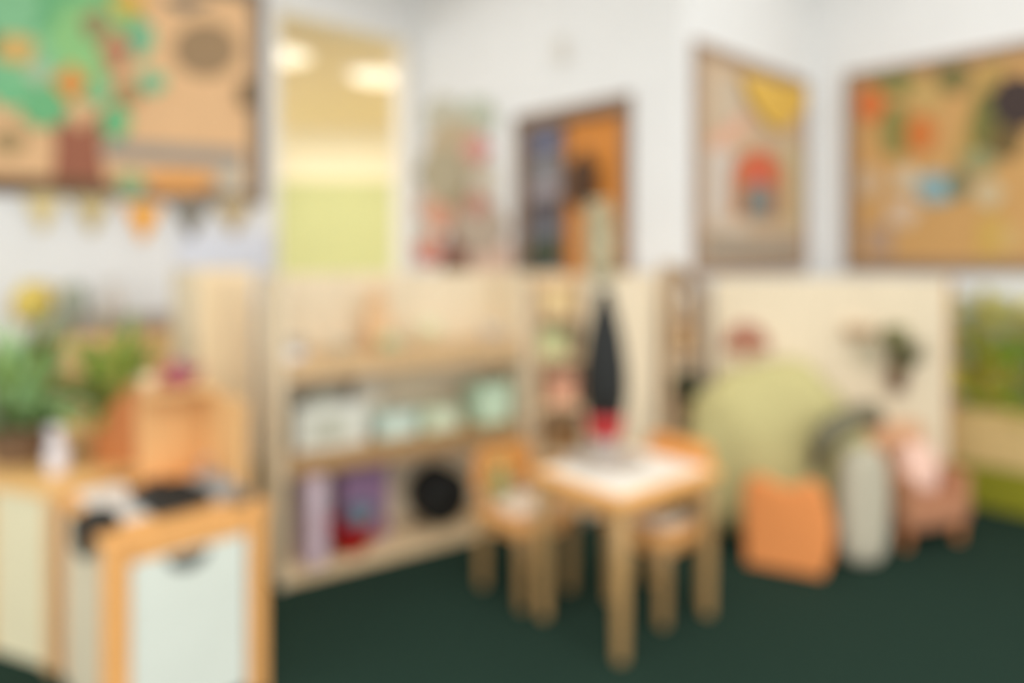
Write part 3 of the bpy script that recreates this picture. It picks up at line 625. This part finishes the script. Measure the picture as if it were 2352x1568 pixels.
b = MB()
for i in range(620):
    z = random.uniform(.0, .30); th = random.uniform(0, 2 * PI)
    b.leaf((-.012 - .03 * z, 0, .03 + z), (math.cos(th), math.sin(th), .8), random.uniform(.07, .1) * (1 if z < .24 else .75), .024, .4, 3)
b.lathe([(0, .0), (.018, .01), (.032, .08), (.033, .2), (.022, .3), (0, .34)], (-.018, 0, .02), n=14); b.build('plume', paint(240, 232, 204, .9), tp, True)

# ------------------------------------------------------------------ corner bookcase, arched stand
B0 = Vector((.10, 3.39)); AB = math.atan2(.04, .61)
bk = thing('bookcase', 'pale wooden bookcase behind the table, open bay beside a plain door', 'bookcase', (B0.x, B0.y, 0), AB)
BW, BD, BH = .60, .24, 1.19
for x in (.012, .255, BW - .012): MB().box((x, BD / 2, BH / 2), (.024, BD, BH), .003).build('side_panel', BIRCH if x < .2 else CREAM, bk)
MB().box((BW / 2, BD - .006, BH / 2), (BW - .05, .012, BH - .01)).build('back_panel', BIRCH, bk)
BZ = [.07, .33, .56, .79, 1.0]
for z in BZ: MB().box((.1335, BD / 2 - .008, z - .01), (.217, BD - .03, .02), .002).build('shelf', BIRCH, bk)
MB().box((.43, BD / 2, BH - .012), (.32, BD - .03, .02)).build('top', CREAM, bk)
dd = MB().box((.424, -.006, .6), (.325, .018, 1.14), .003).build('door', CREAM, bk)
MB().lathe([(0, 0), (.008, 0), (.014, .02), (0, .024)], (.29, -.015, .66), (PI / 2, 0, 0), n=12).build('knob', HONEYD, dd, True)
eB = Vector((math.cos(AB), math.sin(AB))); nB = Vector((-eB.y, eB.x))
def bloc(x, y, z): q = B0 + eB * x + nB * y; return (q.x, q.y, z)
def small_box(l, rz, name, lab, cat, sz, c, grp=None):
    t = thing(name, lab, cat, l, rz, grp)
    MB().box((0, 0, sz[2] / 2), sz, .006).build('body', paint(*c), t)
    MB().box((0, 0, sz[2] + .006), (sz[0] + .008, sz[1] + .008, .012), .004).build('lid', paint(*[min(255, v + 8) for v in c]), t)
G_ = 'boxes in the open bay of the bookcase'
small_box(bloc(.12, .09, 1.0), AB, 'storage_box', 'yellow-tan box on the top shelf of the bookcase bay', 'box', (.14, .12, .1), (222, 194, 138), G_)
small_box(bloc(.1, .08, .79), AB, 'storage_box', 'soft green box on the second shelf of the bookcase bay', 'box', (.13, .12, .12), (194, 194, 138), G_)
small_box(bloc(.15, .1, .56), AB, 'storage_box', 'pink box on the third shelf of the bookcase bay', 'box', (.13, .12, .13), (216, 158, 126), G_)
t = thing('basket', 'round brown basket on the lower shelf of the bookcase bay', 'basket', bloc(.17, .09, .33), AB)
MB().lathe([(0, 0), (.05, 0), (.066, .05), (.064, .12), (.06, .12), (.06, .05), (.045, .006), (0, .006)]).build('body', wood(160, 120, 74), t, True)
MB().lathe([(.058, .115), (.07, .115), (.07, .128), (.058, .128), (.058, .115)]).build('rim', wood(150, 110, 68), t, True)

A0 = Vector((.725, 3.36))
ar = thing('display_stand', 'narrow display stand with a curved top beside the pillar wall', 'display stand', (A0.x, A0.y, 0), 0)
AW, AD = .19, .12
side = [(0, 0), (AW, 0), (AW, 1.06), *[(AW * math.cos(k_ * PI / 24), 1.06 + .18 * math.sin(k_ * PI / 24)) for k_ in range(1, 13)]]
MB().prism(side, AD - .012, AD).build('back_panel', wood(222, 196, 160), ar)
n_ = 12; cur = [((AW - .008) * math.cos(k_ * PI / 2 / n_), AD / 2 - .006, 1.06 + .172 * math.sin(k_ * PI / 2 / n_)) for k_ in range(n_ + 1)]
b = MB()
for a_, c_ in zip(cur, cur[1:]):
    m_ = [(a_[i] + c_[i]) / 2 for i in range(3)]; L_ = math.dist(a_, c_)
    b.box(m_, (.016, AD - .014, L_ + .006), 0, (0, math.atan2(c_[0] - a_[0], c_[2] - a_[2]), 0))
b.build('curved_top', wood(206, 174, 132), ar)
MB().box((.009, AD / 2 - .007, .61), (.018, AD - .016, 1.22), .002).build('side_panel', BIRCH, ar)
MB().box((AW - .006, AD / 2 - .007, .53), (.012, AD - .016, 1.06), .002).build('side_panel', wood(222, 198, 162), ar)
for z in (.08, .5, .83, 1.04): MB().box((AW / 2, AD / 2 - .008, z - .008), (AW - .034, AD - .02, .014), .002).build('shelf', wood(214, 184, 144), ar)
t = thing('jar', 'pale grey jar under the curved top of the display stand', 'jar', (A0.x + .1, A0.y + .05, 1.04), 0)
MB().lathe([(0, 0), (.034, 0), (.036, .06), (.026, .075), (0, .075)]).build('body', paint(210, 200, 184), t, True)
MB().lathe([(0, .075), (.028, .075), (.028, .09), (0, .092)]).build('lid', paint(196, 186, 170), t, True)
t = thing('basket', 'little tan basket on the upper shelf of the display stand', 'basket', (A0.x + .1, A0.y + .052, .83), 0)
MB().lathe([(0, 0), (.042, 0), (.05, .11), (.046, .11), (.038, .006), (0, .006)]).build('body', wood(192, 154, 108), t, True)
MB().lathe([(.044, .105), (.053, .105), (.053, .117), (.044, .117), (.044, .105)]).build('rim', wood(176, 138, 94), t, True)
plant((A0.x + .105, A0.y + .045, .5), 'potted_plant', 'dark leafed plant in a brown pot on the display stand', paint(136, 98, 68), [(0, 0), (.034, 0), (.045, .09), (.05, .09), (.05, .1), (.04, .1), (.038, .07), (0, .07)], 40, .09, .14, .035, .05, [(72, 86, 56), (52, 66, 42), (84, 84, 58)], .7, .06, .7)

# ------------------------------------------------------------------ reading nook
NP0 = Vector((.995, 3.50)); NPW, NPZ = 1.15, 1.165
npn = thing('screen_panel', 'broad cream wooden screen behind the beanbag', 'screen', (NP0.x, NP0.y, 0), 0)
MB().box((NPW / 2, .02, NPZ / 2), (NPW, .03, NPZ), .006).build('panel', CREAM, npn)
MB().box((NPW + .012, .06, NPZ / 2), (.024, .12, NPZ), .004).build('edge_post', wood(196, 148, 92), npn)
MB().box((.1, .09, .02), (.06, .1, .04), .004).build('foot', HONEYD, npn)
t = thing('wooden_mushroom', 'red-brown dome ornament fixed on the cream screen above the beanbag', 'ornament', (at(1712, 815, 3.5).x, 3.505, at(1712, 820, 3.5).z), 0)
MB().prism([(.115 * math.cos(PI * k_ / 18), .035 + .135 * math.sin(PI * k_ / 18)) for k_ in range(19)], -.03, -.001, bev=.006).build('cap', paint(168, 110, 84), t)
MB().prism([(-.03, 0), (.03, 0), (.024, .036), (-.024, .036)], -.025, -.002).build('stalk', paint(196, 150, 110), t)
p = at(2052, 895, 3.5)
t = thing('hanging_planter', 'dark plant in a brown wall pot fixed on the cream screen', 'plant', (p.x, 3.505, p.z), 0)
MB().lathe([(0, 0), (.03, 0), (.045, .1), (.05, .11), (.042, .11), (.036, .08), (0, .08)], (0, -.052, 0)).build('pot', paint(130, 100, 76), t, True)
MB().box((0, -.004, .08), (.05, .008, .12), .002).build('bracket', wood(160, 124, 84), t)
b1, b2 = MB(), MB()
for i in range(60):
    th = random.uniform(0, 2 * PI); ok = i % 3
    d_ = Vector((.15 + .5 * math.cos(th), -.35 + .3 * math.sin(th), 1.0))
    (b1 if ok else b2).leaf((random.uniform(-.02, .05), -.06, .1 + random.uniform(0, .05)), d_, random.uniform(.08, .15), random.uniform(.03, .05), .8)
for i in range(22):
    (b2).leaf((random.uniform(-.06, .02), -.055, .2 + random.uniform(0, .06)), (random.uniform(-.6, .3), -.5, .8), .1, .04, .5)
for b_, g in ((b1, (84, 80, 58)), (b2, (150, 148, 92))):
    o = b_.build('foliage', mat('leafs_%d_%d_%d' % g, g, .6, 'plain', .25, 14), t, True); o.modifiers.new('t', 'SOLIDIFY').thickness = .0015
p = at(1966, 775, 3.5)
t = thing('wooden_shelf', 'small brown wooden ledge on the cream screen beside the wall pot', 'ledge', (p.x, 3.504, p.z), 0)
MB().box((0, -.04, .035), (.12, .075, .05), .008).build('block', wood(178, 144, 104), t)
p = at(1992, 835, 3.5)
t = thing('fabric_flower', 'pale grey fabric flower on the cream screen under the brown ledge', 'ornament', (p.x, 3.504, p.z), 0)
for k_ in range(6):
    MB().pillow((.05 * math.cos(k_ * PI / 3), -.014, .05 + .05 * math.sin(k_ * PI / 3)), (.06, .022, .06), 1).build('petal', cloth(206, 194, 164), t, True)
MB().pillow((0, -.025, .05), (.04, .03, .04), 1).build('flower_centre', cloth(190, 172, 130), t, True)

# beanbag
BX, BY = 1.25, 3.27
bb = thing('beanbag', 'large olive green beanbag leaning on the cream screen', 'beanbag', (BX, BY, 0), 0)
t_ = bmesh.new(); bmesh.ops.create_uvsphere(t_, u_segments=48, v_segments=32, radius=1)
for v_ in t_.verts:
    x, y, z = v_.co
    zz = (z + 1) / 2
    w_ = (1 - max(0, zz - .35) ** 2 * .35)
    top = .785 - .17 * max(0, x) ** 1.5 - .03 * max(0, -x) + .012 * math.sin(5 * x + 1)
    sgn = lambda q_, e_: math.copysign(abs(q_) ** e_, q_)
    X_ = sgn(x, .62 if x < 0 else .8) * (.405 * w_ if x > 0 else .44); Y_ = sgn(y, .85) * .2 * (1 - .25 * zz) + .02 * zz
    Z_ = top * (.5 + .5 * sgn(z, .75))
    X_ += .012 * math.sin(9 * z + 3 * y); Z_ += .012 * math.sin(11 * x + 2 * y) * zz; Y_ += .01 * math.sin(8 * x + 5 * z) * (1 if y < 0 else 0)
    v_.co = (X_, Y_, Z_)
b = MB(); b.join(t_); b.build('cover', cloth(192, 182, 126), bb, True)
MB().box((.12, -.188, .2), (.05, .012, .03), .003).build('fabric_tag', cloth(172, 160, 106), bb)
# orange toddler seat in front of the beanbag
O0, O1 = Vector((.965, 2.965)), Vector((1.262, 2.815))
od = (O1 - O0); OW = od.length; AO = math.atan2(od.y, od.x)
os_ = thing('padded_chair', 'orange padded toddler seat with a dipped back, in front of the beanbag', 'chair', (*(O0 + od / 2), 0), AO)
pr = [(-OW / 2 + .01, 0), (OW / 2 - .03, 0), (OW / 2 + .005, .10), (OW / 2 + .012, .2), (OW / 2 - .02, .33), (OW / 2 - .05, .365), (OW / 2 - .09, .372), (.03, .335), (-.03, .335), (-OW / 2 + .09, .36), (-OW / 2 + .04, .365), (-OW / 2 + .01, .34), (-OW / 2, .28)]
MB().prism(pr, -.02, .035, bev=.012).build('backrest', cloth(236, 150, 84), os_, False)
MB().box((-.01, .085, .1), (OW - .06, .1, .19), .02).build('base', cloth(220, 138, 76), os_)
MB().pillow((-.01, .085, .21), (OW - .08, .1, .05), .5).build('seat_pad', cloth(226, 150, 88), os_, True)
# grey cushion, dark throw
t = thing('floor_cushion', 'light grey cushion standing on the carpet between the orange seat and the peach chair', 'cushion', (1.47, 2.985, 0), 0.18)
MB().pillow((0, 0, .235), (.215, .1, .47), .55, (-.12, .12, 0)).build('cover', cloth(182, 174, 152), t, True)
MB().tube([(-.08, -.01, .05), (-.05, .0, .44), (.1, .0, .43)], .005, 8).build('piping', cloth(170, 162, 140), t, True)
t = thing('folded_throw', 'dark olive-grey folded throw draped over the beanbag above the grey cushion', 'throw', (1.32, 3.0, .5), 0)
pts = [(-.04, .02, -.09), (-.03, -.01, -.03), (.015, .0, .03), (.09, .03, .06), (.18, .10, .075), (.27, .19, .07), (.35, .28, .045), (.38, .31, .02)]
b = MB()
for oy, oz, k_ in ((0, .026, .62), (-.022, 0, .6), (.006, -.026, .62)):
    b.tube([(x, y + oy, z + oz + .006 * math.sin(14 * x + 60 * oz)) for x, y, z in pts], [k_ * r for r in (.036, .046, .05, .052, .05, .048, .044, .036)], 14)
b.build('folds', cloth(116, 110, 86), t, True)
b = MB()
for k_ in range(7): b.tube([(-.055 + .008 * k_, .012, -.08), (-.058 + .009 * k_, .01, -.12), (-.06 + .01 * k_, .008, -.15)], .0035, 6)
b.build('fringe', cloth(138, 130, 104), t, True)
# peach armchair with pink cushion
PX, PY = 1.83, 3.25
pa = thing('toddler_armchair', 'small peach armchair in front of the cream screen', 'armchair', (PX, PY, 0), 0.3)
PC = cloth(214, 164, 124)
MB().box((0, -.01, .15), (.36, .26, .15), .03, seg=3).build('seat', cloth(180, 124, 90), pa)
MB().box((0, .11, .285), (.35, .09, .4), .04, (-.1, 0, 0), 3).build('backrest', PC, pa)
for s_ in (-1, 1): MB().box((s_ * .155, -.02, .22), (.06, .25, .2), .025, seg=3).build('armrest', cloth(186, 130, 94), pa)
for sx_ in (-1, 1):
    for sy_ in (-1, 1): MB().lathe([(0, 0), (.016, 0), (.024, .08), (0, .08)], (sx_ * .15, sy_ * .1, 0), n=14).build('leg', wood(196, 124, 72), pa)
t = thing('pink_cushion', 'pale pink cushion propped on the peach armchair', 'cushion', (PX - .005, PY - .055, .226), 0.3)
MB().pillow((0, 0, .105), (.2, .08, .21), .6, (-.3, 0.3, 0)).build('cover', cloth(238, 196, 176), t, True)
MB().pillow((-.005, -.04, .1), (.02, .012, .02), 1).build('button', cloth(226, 178, 158), t, True)

# ------------------------------------------------------------------ leafy planter against wall R
s_, d_ = wl('R', 2195); sa = s_ + .06; PWd = .95
loc, a = wroot('R', sa + PWd / 2, 0)
random.seed(21)
pl = thing('planter_trough', 'woven tan planter on a lime green base, full of leaves, under the collage board', 'planter', loc, a)
MB().box((0, -.18, .11), (PWd, .3, .22), .015).build('base', cloth(140, 138, 26), pl)
b = MB(); h0, h1 = .22, .5
b.box((0, -.325, (h0 + h1) / 2), (PWd - .04, .02, h1 - h0), .004).box((0, -.035, (h0 + h1) / 2), (PWd - .04, .02, h1 - h0), .004).box((-PWd / 2 + .03, -.18, (h0 + h1) / 2), (.02, .27, h1 - h0), .004).box((PWd / 2 - .03, -.18, (h0 + h1) / 2), (.02, .27, h1 - h0), .004)
b.build('trough', wood(218, 186, 124), pl)
MB().box((0, -.18, .46), (PWd - .08, .27, .04)).build('soil', cloth(78, 60, 36), pl)
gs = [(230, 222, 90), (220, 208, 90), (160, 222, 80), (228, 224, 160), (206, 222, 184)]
bs = [MB() for _ in gs]
for i in range(620):
    z = random.uniform(.44, 1.02); x = random.uniform(-PWd / 2, PWd / 2); y = random.uniform(-.33, -.12)
    th = random.uniform(0, 2 * PI)
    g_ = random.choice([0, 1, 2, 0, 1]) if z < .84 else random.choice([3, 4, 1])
    bs[g_].leaf((x, y, z), (math.cos(th), math.sin(th) * .5, random.uniform(.1, .9)), random.uniform(.09, .16), random.uniform(.05, .085), .8)
for b_, g in zip(bs, gs):
    o = b_.build('foliage', mat('leafp_%d_%d_%d' % g, g, .65, 'plain', .25, 12), pl, True); o.modifiers.new('t', 'SOLIDIFY').thickness = .0015
b = MB()
for k_ in range(10):
    x = -PWd / 2 + .06 + k_ * .092
    b.tube([(x, -.18, .46), (x + .015, -.19, .7), (x - .01, -.17, .98)], [.007, .006, .004], 8)
b.build('stems', wood(120, 104, 58), pl, True)

# ------------------------------------------------------------------ light
def area(loc, sx_, sy_, e, col, rot=(0, 0, 0), name='lamp_or_fill_light'):
    l = bpy.data.lights.new(name, 'AREA'); l.shape = 'RECTANGLE'; l.size = sx_; l.size_y = sy_; l.energy = e; l.color = col
    o = bpy.data.objects.new(name, l); C.objects.link(o); o.location = loc; o.rotation_euler = rot; return o
for u_, v_, e_ in ((1.75, 3.1, 9), (3.4, .9, 8), (1.2, 1.0, 14), (-.6, -.6, 40), (-1.9, 2.2, 24), (1.8, -1.0, 30)):  # unseen ceiling fills, added to brighten the upper walls and the room
    q = uv(u_, v_); area((q.x, q.y, ZC - .03), 1.2, 1.2, e_, (1, 1, .99), (0, 0, AU))
for px, py, e_ in ((868, 170, 11), (640, 120, 11)):
    d = (z2 - H) * F / (HY - py); q = at(px, py, d); area((q.x, q.y, z2 - .08), .45, .45, e_, (1, .955, .87))
area((-2.2, 7.9, z2 - .05), 1.4, .6, 24, (1, .955, .87))  # extra unseen fill, added to brighten the yellow room
w = bpy.data.worlds.new('daylight'); bpy.context.scene.world = w; w.use_nodes = True
w.node_tree.nodes['Background'].inputs['Color'].default_value = (.985, .99, 1.0, 1); w.node_tree.nodes['Background'].inputs['Strength'].default_value = 1.85

# ------------------------------------------------------------------ camera: level, shifted down, out of focus
cam = bpy.data.cameras.new('camera'); co = bpy.data.objects.new('camera', cam); C.objects.link(co)
co.location = (0, 0, H); co.rotation_euler = (PI / 2, 0, 0)
cam.sensor_width = 36; cam.lens = F / 2352 * 36; cam.shift_y = -(784 - HY) / 2352
cam.clip_start = .02
BLUR = True
if BLUR:
    cam.dof.use_dof = True; cam.dof.focus_distance = .20; cam.dof.aperture_fstop = 2.8
sc = bpy.context.scene; sc.camera = co
sc.view_settings.view_transform = 'Standard'; sc.view_settings.look = 'None'; sc.view_settings.exposure = 0.32; sc.view_settings.gamma = 1
